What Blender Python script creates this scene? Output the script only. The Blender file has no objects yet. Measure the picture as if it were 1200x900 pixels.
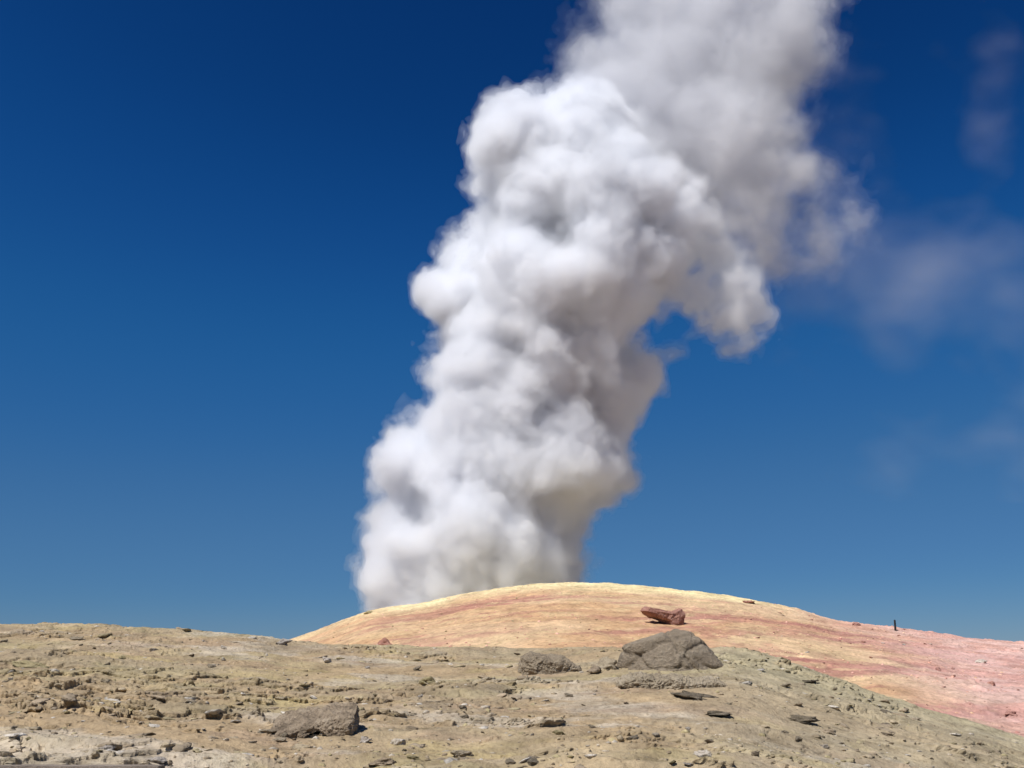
import bpy, bmesh, math, random
import numpy as np
from mathutils import Vector

random.seed(7)
R = math.radians
sc = bpy.context.scene
COL = sc.collection

# ------------------------------------------------------------------ camera
PITCH = R(16.25)
FPX = 1166.7                       # focal length in photograph pixels (1200 wide)
cam_d = bpy.data.cameras.new('camera')
cam_d.lens = 35.0; cam_d.sensor_width = 36.0
cam_d.clip_start = 0.1; cam_d.clip_end = 60000
cam = bpy.data.objects.new('camera', cam_d); COL.objects.link(cam)
cam.location = (0, 0, 0); cam.rotation_euler = (R(90) + PITCH, 0, 0)
sc.camera = cam

# ------------------------------------------------------------------ sky and sun
SUN_DIR = Vector((-0.36, -0.42, 0.83)).normalized()
SUN_EL = math.asin(SUN_DIR.z); SUN_AZ = math.atan2(SUN_DIR.x, SUN_DIR.y)
w = bpy.data.worlds.new('World'); sc.world = w; w.use_nodes = True
nt = w.node_tree; nt.nodes.clear()
sky = nt.nodes.new('ShaderNodeTexSky'); sky.sky_type = 'NISHITA'; sky.sun_disc = False
sky.sun_elevation = SUN_EL; sky.sun_rotation = SUN_AZ
sky.altitude = 1500; sky.air_density = 1.0; sky.dust_density = 0.6; sky.ozone_density = 4.0
# the deep, polarised-looking blue of the photograph: the sky's own colours through one response curve per channel
sky_in = nt.nodes.new('ShaderNodeVectorMath'); sky_in.operation = 'SCALE'; sky_in.inputs['Scale'].default_value = 0.0765
rc = nt.nodes.new('ShaderNodeRGBCurve')
EXPO = 0.30
g_ = 2 ** -EXPO
def chan(i, pts):
    cv = rc.mapping.curves[i]
    cv.points[0].location = (0, 0); cv.points[1].location = (1, pts[-1][1] * g_)
    for x_, y_ in pts[:-1]: cv.points.new(x_, y_ * g_)
chan(0, [(0.030, 0.0005), (0.057, 0.003), (0.063, 0.0042), (0.072, 0.007), (0.088, 0.013), (0.116, 0.025), (0.155, 0.045), (0.324, 0.102), (1, 0.6)])
chan(1, [(0.070, 0.018), (0.103, 0.040), (0.114, 0.052), (0.128, 0.067), (0.156, 0.096), (0.201, 0.122), (0.260, 0.152), (0.450, 0.231), (1, 0.6)])
chan(2, [(0.140, 0.090), (0.206, 0.168), (0.226, 0.205), (0.249, 0.242), (0.293, 0.292), (0.357, 0.328), (0.425, 0.350), (0.520, 0.392), (1, 0.7)])
rc.mapping.update()
sky_out = nt.nodes.new('ShaderNodeVectorMath'); sky_out.operation = 'SCALE'; sky_out.inputs['Scale'].default_value = 10.0
bg = nt.nodes.new('ShaderNodeBackground'); bg.inputs['Strength'].default_value = 0.1
wo = nt.nodes.new('ShaderNodeOutputWorld')
nt.links.new(sky.outputs[0], sky_in.inputs[0]); nt.links.new(sky_in.outputs[0], rc.inputs['Color'])
nt.links.new(rc.outputs[0], sky_out.inputs[0]); nt.links.new(sky_out.outputs[0], bg.inputs['Color']); nt.links.new(bg.outputs[0], wo.inputs['Surface'])
sl = bpy.data.lights.new('sun', 'SUN'); sl.energy = 4.3; sl.angle = R(0.53); sl.color = (1.0, 0.985, 0.965)
sun = bpy.data.objects.new('sun', sl); COL.objects.link(sun)
sun.rotation_euler = SUN_DIR.to_track_quat('Z', 'Y').to_euler()

sc.view_settings.view_transform = 'Standard'; sc.view_settings.look = 'None'
sc.view_settings.gamma = 1.0; sc.view_settings.use_curve_mapping = False
sc.view_settings.exposure = EXPO
cy = sc.cycles
cy.max_bounces = 28; cy.diffuse_bounces = 3; cy.glossy_bounces = 2; cy.transmission_bounces = 2
cy.volume_bounces = 26; cy.transparent_max_bounces = 128
cy.use_adaptive_sampling = True; cy.adaptive_threshold = 0.03
cy.use_denoising = True
try: cy.denoiser = 'OPENIMAGEDENOISE'
except Exception: pass
cy.caustics_reflective = False; cy.caustics_refractive = False

# ------------------------------------------------------------------ helpers
def ray(px, py):
    """direction of a photograph pixel, as azimuth slope x/y and elevation slope z/y"""
    u = (px - 600) / FPX; v = (450 - py) / FPX
    dy = math.cos(PITCH) - v * math.sin(PITCH); dz = math.sin(PITCH) + v * math.cos(PITCH)
    return u / dy, dz / dy
def at(px, py, y):
    a, e = ray(px, py); return a * y, y, e * y

def tag(o, label=None, cat=None, group=None, kind=None):
    if label: o['label'] = label
    if cat: o['category'] = cat
    if group: o['group'] = group
    if kind: o['kind'] = kind
    return o

def mesh_obj(name, verts, faces, mat=None, parent=None, smooth=True, colors=None):
    """faces: (n,3) or (n,4) int array"""
    me = bpy.data.meshes.new(name)
    verts = np.ascontiguousarray(verts, dtype=np.float32); faces = np.ascontiguousarray(faces, dtype=np.int32)
    n, k = faces.shape
    me.vertices.add(len(verts)); me.vertices.foreach_set('co', verts.ravel())
    me.loops.add(n * k); me.loops.foreach_set('vertex_index', faces.ravel())
    me.polygons.add(n); me.polygons.foreach_set('loop_start', np.arange(0, n * k, k, dtype=np.int32))
    if smooth: me.polygons.foreach_set('use_smooth', np.ones(n, dtype=bool))
    me.update(calc_edges=True)
    if colors:
        for cn, c in colors.items():
            at_ = me.color_attributes.new(cn, 'FLOAT_COLOR', 'POINT')
            buf = np.ones((len(verts), 4), dtype=np.float32); buf[:, :c.shape[1]] = c
            at_.data.foreach_set('color', buf.ravel())
    if mat: me.materials.append(mat)
    o = bpy.data.objects.new(name, me); COL.objects.link(o)
    if parent: o.parent = parent
    return o

# ---- noise on arbitrary points
def _hash(ix, iy, iz, seed):
    h = (ix.astype(np.int64) * 374761393 + iy.astype(np.int64) * 668265263 + iz.astype(np.int64) * 2147483647 + seed * 974634777) & 0xffffffff
    h = ((h ^ (h >> 13)) * 1274126177) & 0xffffffff
    h = (h ^ (h >> 16))
    return (h & 0xffff).astype(np.float32) / 32767.5 - 1.0
def vnoise2(x, y, seed=0):
    ix = np.floor(x); iy = np.floor(y)
    fx = (x - ix).astype(np.float32); fy = (y - iy).astype(np.float32)
    fx = fx * fx * fx * (fx * (fx * 6 - 15) + 10); fy = fy * fy * fy * (fy * (fy * 6 - 15) + 10)
    z = np.zeros_like(ix)
    a = _hash(ix, iy, z, seed); b = _hash(ix + 1, iy, z, seed); c = _hash(ix, iy + 1, z, seed); d = _hash(ix + 1, iy + 1, z, seed)
    return (a + (b - a) * fx) * (1 - fy) + (c + (d - c) * fx) * fy
def vnoise3(x, y, z, seed=0):
    iz = np.floor(z); fz = (z - iz).astype(np.float32); fz = fz * fz * (3 - 2 * fz)
    ix = np.floor(x); iy = np.floor(y)
    fx = (x - ix).astype(np.float32); fy = (y - iy).astype(np.float32)
    fx = fx * fx * (3 - 2 * fx); fy = fy * fy * (3 - 2 * fy)
    def lay(k):
        a = _hash(ix, iy, iz + k, seed); b = _hash(ix + 1, iy, iz + k, seed); c = _hash(ix, iy + 1, iz + k, seed); d = _hash(ix + 1, iy + 1, iz + k, seed)
        return (a + (b - a) * fx) * (1 - fy) + (c + (d - c) * fx) * fy
    l0 = lay(0); l1 = lay(1)
    return l0 + (l1 - l0) * fz
ROT = [(math.cos(t), math.sin(t)) for t in (0.3, 1.1, 2.0, 2.9, 4.1, 5.0, 5.7, 0.9, 1.7)]
def fbm2(x, y, scale, octs, seed=0, gain=0.5, ridged=False):
    s = np.zeros(np.shape(x), np.float32); amp = 1.0; tot = 0; f = 1.0 / scale
    for i in range(octs):
        c, d = ROT[i % len(ROT)]
        n = vnoise2((x * c - y * d) * f + 13.7 * i, (x * d + y * c) * f + 7.3 * i, seed + i * 17)
        if ridged: n = 1 - 2 * np.abs(n)
        s += amp * n; tot += amp; amp *= gain; f *= 2.03
    return s / tot
def smooth(t, a, b):
    t = np.clip((t - a) / (b - a), 0, 1); return t * t * (3 - 2 * t)

# ------------------------------------------------------------------ materials
def new_mat(name):
    m = bpy.data.materials.new(name); m.use_nodes = True
    n = m.node_tree; n.nodes.clear()
    out = n.nodes.new('ShaderNodeOutputMaterial')
    return m, n, out

def N(nt_, t, **kw):
    nd = nt_.nodes.new(t)
    for k, v in kw.items():
        if k in nd.inputs: nd.inputs[k].default_value = v
        else: setattr(nd, k, v)
    return nd

def ramp(nt_, fac, stops, interp='LINEAR'):
    r = nt_.nodes.new('ShaderNodeValToRGB'); r.color_ramp.interpolation = interp
    e = r.color_ramp.elements
    while len(e) > 1: e.remove(e[-1])
    e[0].position = stops[0][0]; e[0].color = (*stops[0][1], 1)
    for p, c in stops[1:]:
        x = e.new(p); x.color = (*c, 1)
    nt_.links.new(fac, r.inputs[0]); return r.outputs[0]

def mix(nt_, fac, a, b, mode='MIX'):
    m = nt_.nodes.new('ShaderNodeMix'); m.data_type = 'RGBA'; m.blend_type = mode; m.clamp_factor = True
    if isinstance(fac, (int, float)): m.inputs[0].default_value = fac
    else: nt_.links.new(fac, m.inputs[0])
    for s, v in ((m.inputs[6], a), (m.inputs[7], b)):
        if isinstance(v, tuple): s.default_value = (*v, 1)
        else: nt_.links.new(v, s)
    return m.outputs[2]

def noise(nt_, vec, scale, detail=6, rough=0.6, dist=0.0):
    n = N(nt_, 'ShaderNodeTexNoise', Scale=scale, Detail=detail, Roughness=rough, Distortion=dist)
    nt_.links.new(vec, n.inputs['Vector']); return n.outputs['Fac']

def ground_mat(name, grain, bump_d, speck_scale):
    """surface whose own pigments come from the vertex attribute 'pigment', with fine procedural grain"""
    m, n, out = new_mat(name)
    geo = N(n, 'ShaderNodeTexCoord'); vec = geo.outputs['Object']
    at_ = N(n, 'ShaderNodeVertexColor', layer_name='pigment')
    f1 = noise(n, vec, grain, 8, 0.65, 0.3); f2 = noise(n, vec, grain * 6.3, 4, 0.7)
    c = mix(n, 1.0, at_.outputs[0], ramp(n, f1, [(0.25, (0.58, 0.56, 0.53)), (0.45, (0.98, 0.98, 0.98)), (0.75, (1.25, 1.23, 1.21))]), 'MULTIPLY')
    c = mix(n, 1.0, c, ramp(n, f2, [(0.28, (0.52, 0.50, 0.47)), (0.42, (0.92, 0.91, 0.90)), (0.58, (1.05, 1.05, 1.05)), (0.8, (1.28, 1.26, 1.25))]), 'MULTIPLY')
    v = N(n, 'ShaderNodeTexVoronoi', Scale=speck_scale); n.links.new(vec, v.inputs['Vector'])
    sp = ramp(n, v.outputs['Distance'], [(0.0, (1, 1, 1)), (0.18, (1, 1, 1)), (0.26, (0, 0, 0))])
    bw = n.nodes.new('ShaderNodeSeparateColor'); n.links.new(v.outputs['Color'], bw.inputs[0])
    c2 = mix(n, bw.outputs[0], (0.55, 0.52, 0.48), (1.35, 1.33, 1.3))
    c = mix(n, mix(n, 0.6, (0, 0, 0), sp), c, mix(n, 1.0, c, c2, 'MULTIPLY'))
    b = N(n, 'ShaderNodeBump', Strength=0.9, Distance=bump_d)
    add = N(n, 'ShaderNodeMath', operation='ADD'); n.links.new(f1, add.inputs[0]); n.links.new(f2, add.inputs[1])
    n.links.new(add.outputs[0], b.inputs['Height'])
    p = N(n, 'ShaderNodeBsdfPrincipled', Roughness=0.95); p.inputs['Specular IOR Level'].default_value = 0.15
    n.links.new(c, p.inputs['Base Color']); n.links.new(b.outputs[0], p.inputs['Normal'])
    n.links.new(p.outputs[0], out.inputs['Surface']); return m

def rock_mat(name, base, dark, light, scale=3.0, bump=0.04):
    m, n, out = new_mat(name)
    geo = N(n, 'ShaderNodeTexCoord'); vec = geo.outputs['Object']
    mp = N(n, 'ShaderNodeMapping'); mp.inputs['Scale'].default_value = (1, 1, 2.2); n.links.new(vec, mp.inputs['Vector'])
    f = noise(n, mp.outputs[0], scale, 9, 0.65, 0.6); g = noise(n, vec, scale * 9, 5, 0.7)
    info = N(n, 'ShaderNodeObjectInfo')
    c = ramp(n, f, [(0.3, dark), (0.5, base), (0.72, light)])
    c = mix(n, 1.0, c, ramp(n, g, [(0.3, (0.7, 0.7, 0.7)), (0.6, (1.05, 1.05, 1.05)), (0.8, (1.2, 1.2, 1.2))]), 'MULTIPLY')
    c = mix(n, 1.0, c, ramp(n, info.outputs['Random'], [(0, (0.78, 0.77, 0.75)), (0.5, (1, 0.98, 0.96)), (1, (1.2, 1.16, 1.06))]), 'MULTIPLY')
    add = N(n, 'ShaderNodeMath', operation='ADD'); n.links.new(f, add.inputs[0]); n.links.new(g, add.inputs[1])
    b = N(n, 'ShaderNodeBump', Strength=0.9, Distance=bump); n.links.new(add.outputs[0], b.inputs['Height'])
    p = N(n, 'ShaderNodeBsdfPrincipled', Roughness=0.95); p.inputs['Specular IOR Level'].default_value = 0.15
    n.links.new(c, p.inputs['Base Color']); n.links.new(b.outputs[0], p.inputs['Normal'])
    n.links.new(p.outputs[0], out.inputs['Surface']); return m

def steam_mat(name, density, col=(0.960, 0.963, 0.973), g=0.35):
    m, n, out = new_mat(name)
    v = N(n, 'ShaderNodeVolumePrincipled', Density=density, Anisotropy=g); v.inputs['Color'].default_value = (*col, 1)
    n.links.new(v.outputs[0], out.inputs['Volume']); return m

M_HILL = ground_mat('tan_ash_ground', 1.6, 0.055, 9.0)
M_MOUND = ground_mat('sulphur_ground', 0.55, 0.05, 2.2)
M_GREY = rock_mat('grey_rock', (0.32, 0.265, 0.19), (0.21, 0.17, 0.125), (0.41, 0.35, 0.27))
M_BOULD = rock_mat('boulder_rock', (0.29, 0.235, 0.17), (0.20, 0.16, 0.115), (0.36, 0.305, 0.23), 1.6, 0.09)
M_CLINK = rock_mat('dark_clinker', (0.20, 0.165, 0.12), (0.08, 0.065, 0.045), (0.31, 0.255, 0.19), 4, 0.06)
M_BROWN = rock_mat('brown_rock', (0.30, 0.235, 0.165), (0.13, 0.10, 0.07), (0.44, 0.36, 0.265))
M_WHITE = rock_mat('pale_rock', (0.52, 0.46, 0.40), (0.38, 0.33, 0.27), (0.66, 0.62, 0.56), 5)
M_YELL = rock_mat('yellow_rock', (0.40, 0.335, 0.185), (0.28, 0.225, 0.13), (0.47, 0.40, 0.24), 5)
M_RED = rock_mat('red_rock', (0.36, 0.19, 0.145), (0.20, 0.09, 0.07), (0.48, 0.29, 0.22), 0.9, 0.08)
M_PINK = rock_mat('pink_rock', (0.40, 0.22, 0.18), (0.26, 0.13, 0.11), (0.55, 0.34, 0.28), 2)
M_DARK = rock_mat('dark_timber', (0.03, 0.028, 0.03), (0.02, 0.018, 0.02), (0.05, 0.045, 0.045), 6)
M_PLANK = rock_mat('weathered_plank', (0.20, 0.165, 0.14), (0.12, 0.1, 0.085), (0.28, 0.235, 0.2), 4, 0.01)
M_FAR = ground_mat('plain_ground', 0.08, 0.2, 0.3)

# ------------------------------------------------------------------ ground sheets
HILL_SIL = [(-900, 712), (-400, 720), (0, 733), (40, 733), (80, 734), (115, 733), (165, 739), (220, 742), (300, 748), (340, 755), (400, 758),
            (500, 761), (560, 763), (600, 766), (680, 764), (730, 762), (850, 764), (880, 769), (920, 780), (980, 798),
            (1040, 818), (1100, 837), (1150, 851), (1200, 866), (1350, 900), (1700, 960)]
MOUND_SIL = [(-900, 800), (200, 790), (300, 766), (340, 752), (380, 737), (425, 720), (432, 717), (445, 715), (500, 707), (540, 699), (600, 690),
             (650, 685), (700, 685), (740, 688), (780, 690), (830, 695), (880, 702), (940, 715), (975, 726), (1000, 730), (1050, 737),
             (1100, 744), (1150, 751), (1200, 754), (1300, 764), (1700, 800)]
def sil(tab):
    p = [ray(*q) for q in tab]
    a_, e_ = np.array([q[0] for q in p]), np.array([q[1] for q in p])
    g = np.linspace(a_[0], a_[-1], 1200); v_ = np.interp(g, a_, e_); st_ = g[1] - g[0]
    kx = np.arange(-40, 41) * st_; kr = np.exp(-0.5 * (kx / 0.008) ** 2); kr /= kr.sum()
    return g, np.convolve(np.pad(v_, 40, mode='edge'), kr, 'valid')
HA, HE = sil(HILL_SIL); MA, ME = sil(MOUND_SIL)

def sminimum(a, b, k):
    h = np.clip(0.5 + 0.5 * (b - a) / k, 0, 1)
    return b * (1 - h) + a * h - k * h * (1 - h)

def hill_crest_y(a):
    return np.interp(a, [-1.5, -0.5, 0.0, 0.25, 0.5, 1.5], [34, 30, 27, 25, 22, 22])
def hill_base(x, y):
    a = x / np.maximum(y, 0.5)
    yc = hill_crest_y(a)
    zc = np.interp(a, HA, HE) * yc
    t = (y - 2) / (yc - 2)
    # gently concave bank rising to the crest
    z_up = -1.62 + (zc + 1.62) * (t * 0.9 + 0.1 * t * t)
    z_dn = zc - (y - yc) * 0.45
    k = 0.5
    z = sminimum(z_up, z_dn, k) + k * 0.25 * np.exp(-((y - yc) / 2.5) ** 2)
    return np.maximum(z, -9)
def hill_detail(x, y):
    rough = 0.30 + 0.70 * smooth(fbm2(x, y, 5, 4, 5), -0.02, 0.38)
    d = 0.13 * fbm2(x, y * 1.2, 5.5, 4, 11) + 0.05 * fbm2(x, y, 1.6, 5, 15, 0.6)
    d += 0.045 * rough * fbm2(x * 0.8, y * 1.1, 1.1, 6, 23, 0.55, True)
    led = fbm2(x * 0.75 + 0.3 * y, y * 1.15 - 0.2 * x, 1.5, 6, 41, 0.6)
    l = smooth(led, 0.14, 0.24) * 0.05 + smooth(led, 0.34, 0.40) * 0.04
    led2 = fbm2(x * 0.7 - 0.2 * y, y * 1.1 + 0.2 * x, 0.55, 5, 57, 0.62)
    l2 = smooth(led2, 0.24, 0.36) * 0.03
    l = l * rough; l2 = l2 * rough
    wx_ = x + 0.6 * fbm2(x, y, 1.5, 3, 87); wy_ = y + 0.6 * fbm2(x, y, 1.5, 3, 89)
    d += 0.10 * fbm2(wx_ * 0.4 + 0.15 * wy_, wy_ * 1.2, 1.5, 6, 91, 0.6, True)
    ch = np.abs(fbm2(wx_ * 0.5 + 0.2 * wy_, wy_ * 1.1, 1.7, 5, 93, 0.6))
    d -= 0.10 * (1 - smooth(ch, 0.0, 0.03)) * smooth(fbm2(x, y, 3, 3, 97), -0.1, 0.2)
    d += l + l2 + 0.012 * fbm2(x, y, 0.22, 4, 77, 0.6)
    return d - 0.05, l, l2, led, rough

def sheet(avals, yvals):
    A, Y = np.meshgrid(avals, yvals)          # rows = y
    return A * Y, Y
def quads(nr, nc):
    i = np.arange(nr - 1)[:, None] * nc + np.arange(nc - 1)[None, :]
    return np.stack([i, i + 1, i + nc + 1, i + nc], -1).reshape(-1, 4)

avals = np.concatenate([np.linspace(-1.5, -0.62, 90)[:-1], np.linspace(-0.62, 0.62, 1500), np.linspace(0.62, 1.5, 90)[1:]])
yv = [2.0]
while yv[-1] < 48: yv.append(yv[-1] + (0.03 + 0.0009 * yv[-1] if 7.5 < yv[-1] < 31 else 0.18))
yvals = np.array(yv)
HX, HY = sheet(avals, yvals)
det, led, led2, ledn, rough = hill_detail(HX, HY)
near = smooth(HY, 2, 5)
HZ = hill_base(HX, HY) + det * near
HZ0 = HZ.copy()
# strata lean out a little over the ground in front of them
HYs = HY - (led + led2) * 2.2
HXs = HX + (led + led2) * 0.7
def tri(c): return np.array(c, np.float32)
def lerp(a, b, t): return a + (b - a) * t[..., None]
c = lerp(tri((0.43, 0.345, 0.230)), tri((0.41, 0.305, 0.195)), smooth(fbm2(HX, HY * 1.6, 6, 4, 101), -0.3, 0.35))
c = lerp(c, tri((0.395, 0.335, 0.200)), smooth(fbm2(HX, HY * 1.8, 3.4, 5, 131), 0.02, 0.4) * 0.6)       # olive lichen-like crust
c = lerp(c, tri((0.46, 0.37, 0.18)), smooth(fbm2(HX, HY * 1.5, 1.5, 5, 151), 0.25, 0.5) * 0.4)          # yellow crust
wh = smooth(fbm2(HX, HY * 1.6, 3.0, 6, 171, 0.6) + 0.25 * smooth(-HY, -15.5, -11), 0.2, 0.5)
c = lerp(c, tri((0.54, 0.475, 0.405)), wh * 0.6)                                                        # whitish ash
c = lerp(c, tri((0.37, 0.265, 0.19)), smooth(fbm2(HX, HY * 2.0, 2.0, 5, 191), 0.15, 0.45) * 0.5)         # brown
c = lerp(c, tri((0.31, 0.26, 0.19)), smooth(ledn, 0.1, 0.4) * 0.4)
agr = smooth(HX / HY, 0.10, 0.26)
edge = smooth(HY, 15, 22) * agr
c = lerp(c, tri((0.43, 0.39, 0.255)), edge * 0.6)                                                       # pale green-grey ash towards the right
c = lerp(c, tri((0.44, 0.37, 0.275)), agr * 0.4)
c = lerp(c, tri((0.30, 0.235, 0.155)), smooth(fbm2(HX, HY * 1.5, 0.9, 5, 221, 0.6), 0.22, 0.5) * 0.55)
c *= np.array([0.86, 0.85, 0.79], np.float32)
c *= (0.97 + 0.22 * fbm2(HX, HY, 0.5, 4, 211, 0.6))[..., None]
hill = mesh_obj('hillside', np.stack([HXs, HYs, HZ], -1).reshape(-1, 3), quads(*HX.shape), M_HILL,
                colors={'pigment': c.reshape(-1, 3)})
tag(hill, 'tan and grey ash slope strewn with stones in the foreground', 'slope', kind='structure')

# sulphur mound
def mound_base(x, y):
    a = x / y
    yc = np.interp(a, [-0.9, -0.2, 0.1, 0.5, 1.0], [84, 94, 100, 92, 84])
    zc = np.interp(a, MA, ME) * yc
    y0 = 27.0; z0 = np.interp(a, [-1, 0.2, 0.35, 0.6, 1], [-4.2, -3.6, -2.5, -2.9, -3.6])
    t = (y - y0) / (yc - y0)
    z_up = z0 + (zc - z0) * (0.88 * t + 0.12 * np.sin(np.clip(t, 0, 1.4) * math.pi / 2))
    z_dn = zc - (y - yc) * 0.30
    k = 1.6
    return np.maximum(sminimum(z_up, z_dn, k) + 0.25 * k * np.exp(-((y - yc) / 7) ** 2), -9.0)
def mound_detail(x, y):
    warp = fbm2(x, y, 14, 3, 305) * 5
    d = 0.25 * fbm2(x, y, 9, 4, 311) + 0.13 * fbm2(x, y, 3, 6, 315, 0.62) + 0.09 * fbm2(x * 0.6 + warp, y * 1.1, 1.6, 5, 323, 0.6, True)
    bl = fbm2(x, y, 1.2, 4, 345, 0.6)
    d += smooth(bl, 0.34, 0.46) * 0.06 * (0.4 + smooth(x / y, 0.1, 0.4))
    d += 0.06 * fbm2(x, y, 0.9, 4, 361, 0.65)
    return d - 0.1
avm = np.concatenate([np.linspace(-0.9, -0.56, 40)[:-1], np.linspace(-0.56, 0.60, 1450), np.linspace(0.60, 1.0, 50)[1:]])
yv = [27.0]
while yv[-1] < 128: yv.append(yv[-1] + (0.15 if yv[-1] < 108 else 0.5))
yvm = np.array(yv)
MX, MY = sheet(avm, yvm)
MZ = mound_base(MX, MY) + mound_detail(MX, MY)
am = MX / MY
wx = MX + 4 * fbm2(MX, MY, 18, 3, 401); wy = MY + 4 * fbm2(MX, MY, 18, 3, 407)
c = lerp(tri((0.66, 0.45, 0.235)), tri((0.74, 0.56, 0.32)), smooth(fbm2(wx, wy, 10, 4, 411), -0.3, 0.3))
# pink iron bands that run obliquely down the slope
st = fbm2((wx * 0.35 + wy * 0.35), (wy * 1.1 - wx * 0.5), 7.0, 6, 431, 0.58)
c = lerp(c, tri((0.50, 0.245, 0.185)), smooth(st, -0.12, 0.34) * (0.25 + 0.55 * smooth(am, -0.25, 0.05)) * (1 - smooth(MZ, 6.6, 8.2) * 0.8))
st2 = fbm2((wx * 0.3 + wy * 0.3), (wy * 1.3 - wx * 0.6), 2.6, 5, 461, 0.6)
c = lerp(c, tri((0.43, 0.18, 0.15)), smooth(st2, 0.18, 0.45) * 0.45)
c = lerp(c, tri((0.80, 0.64, 0.34)), smooth(fbm2(wx, wy * 1.6, 2.2, 5, 471, 0.6), 0.12, 0.4) * 0.5)
# right side turns pink
c = lerp(c, lerp(tri((0.74, 0.46, 0.37)), tri((0.81, 0.58, 0.49)), smooth(fbm2(wx, wy, 3, 5, 481, 0.6), -0.3, 0.3)), smooth(am + 0.05 * fbm2(MX, MY, 9, 4, 491) + 0.0022 * (MY - 75), 0.24, 0.46) * 0.85)
c = lerp(c, tri((0.50, 0.24, 0.2)), smooth(am, 0.05, 0.3) * smooth(-MY, -46, -30) * 0.45)
# sulphur-yellow rim at the vent
rim = smooth(MY + 6 * fbm2(MX, MY, 5, 5, 501), 84, 96) * (1 - smooth(np.abs(am - 0.05), 0.14, 0.30)) 
c = lerp(c, tri((1.0, 0.93, 0.50)), rim * 0.85)
c = lerp(c, tri((0.66, 0.52, 0.26)), smooth(-MY, -42, -33) * smooth(-am, -0.12, 0.05) * 0.5)
c *= (1 + 0.30 * fbm2(MX, MY, 1.3, 6, 521, 0.7))[..., None]
c *= np.array([0.71, 0.65, 0.675], np.float32)
mound = mesh_obj('mound', np.stack([MX, MY, MZ], -1).reshape(-1, 3), quads(*MX.shape), M_MOUND, colors={'pigment': c.reshape(-1, 3)})
tag(mound, 'smooth yellow and pink sulphur mound rising behind the ash slope', 'mound', kind='structure')

# wide ground out to the horizon
rr = np.concatenate([[0.0], np.geomspace(3, 40000, 60)]); th = np.linspace(0, 2 * math.pi, 97)
RR, TH = np.meshgrid(rr, th, indexing='ij')
GX = RR * np.cos(TH); GY = RR * np.sin(TH)
GZ = np.where(RR < 60, -1.75 - RR * 0.13, -9.5 - 2.5 * smooth(RR, 60, 400) - smooth(RR, 400, 40000) * 260) + smooth(RR, 5, 60) * 0.4 * fbm2(GX, GY, 15, 3, 601)
GZ = np.where(GY > 1.0, np.minimum(GZ, -2.6 - 0.12 * GY), GZ)
GZ = np.maximum(GZ, -300)
gc = np.broadcast_to(tri((0.30, 0.25, 0.17)), GX.shape + (3,)).copy()
ground = mesh_obj('ground', np.stack([GX, GY, GZ], -1).reshape(-1, 3), quads(*GX.shape), M_FAR, colors={'pigment': gc.reshape(-1, 3)})
tag(ground, 'wide ash plain under and around the slopes', 'ground', kind='structure')

def ground_at(px, py, X=HX, Y=HY, Z=HZ):
    """the point of a slope seen at a photograph pixel"""
    a, e = ray(px, py)
    av = X[0] / Y[0]; j = int(np.argmin(np.abs(av - a)))
    el = Z[:, j] / Y[:, j]
    k = np.nonzero(el >= e)[0]
    i = int(k[0]) if len(k) else int(np.argmax(el))
    return Vector((X[i, j], Y[i, j], Z[i, j]))
def hz(x, y):
    a = x / y; j = int(np.argmin(np.abs(avals - a))); i = int(np.argmin(np.abs(yvals - y)))
    return float(HZ0[i, j])
def mz(x, y):
    a = x / y; j = int(np.argmin(np.abs(avm - a))); i = int(np.argmin(np.abs(yvm - y)))
    return float(MZ[i, j])

# ------------------------------------------------------------------ rocks
def ico(sub):
    bm = bmesh.new(); bmesh.ops.create_icosphere(bm, subdivisions=sub, radius=1.0)
    bm.verts.ensure_lookup_table()
    v = np.array([q.co[:] for q in bm.verts], np.float32); f = np.array([[q.index for q in fc.verts] for fc in bm.faces], np.int32)
    bm.free(); return v, f
ICO = {s: ico(s) for s in (1, 2, 3, 4, 5, 6)}
def rock_shape(seed, sub=4, size=(1, 1, 1), cuts=14, cut=(0.55, 0.9), rough=0.05, strata=0.0, scale=1.6):
    rng = np.random.RandomState(seed)
    v, f = ICO[sub]; v = v.copy()
    for i in range(cuts):
        n = rng.normal(size=3); n /= np.linalg.norm(n); d = rng.uniform(*cut)
        s = v @ n; over = np.maximum(s - d, 0)
        v = v - over[:, None] * n[None, :] * 0.93
    x, y, z = (v * scale).T
    o = rng.randint(0, 900)
    nrm = v / np.linalg.norm(v, axis=1, keepdims=True)
    for k, (fr, am_) in enumerate(((1.0, 1.0), (2.2, 0.6), (4.6, 0.42), (9.7, 0.28), (20, 0.16))[:2 + sub - 1]):
        nn = vnoise3(x * fr + 5.1, y * fr + o, z * fr * 1.3, seed + k)
        v = v + nrm * (nn * am_ * rough * 2)[:, None]
    if strata:
        st_ = vnoise3(x * 0.6, y * 0.6, z * 6, seed + 31) + 0.6 * vnoise3(x * 1.2, y * 1.2, z * 14, seed + 37)
        v[:, :2] += nrm[:, :2] * (st_ * strata)[:, None]
    return v * np.array(size, np.float32), f
def smooth_by_angle(o, on=True): return o

def put_rock(name, pos, size, mat, seed, label, cat='rock', rot=(0, 0, 0), sub=4, sink=0.3, group=None, rough=0.05, strata=0.0, cuts=14, cut=(0.55, 0.9)):
    v, f = rock_shape(seed, sub, size, cuts, cut, rough, strata)
    o = mesh_obj(name, v, f, mat, smooth=(sub >= 5))
    o.location = (pos[0], pos[1], pos[2] + size[2] * (1 - 2 * sink)); o.rotation_euler = rot
    tag(o, label, cat, group); return o

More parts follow.
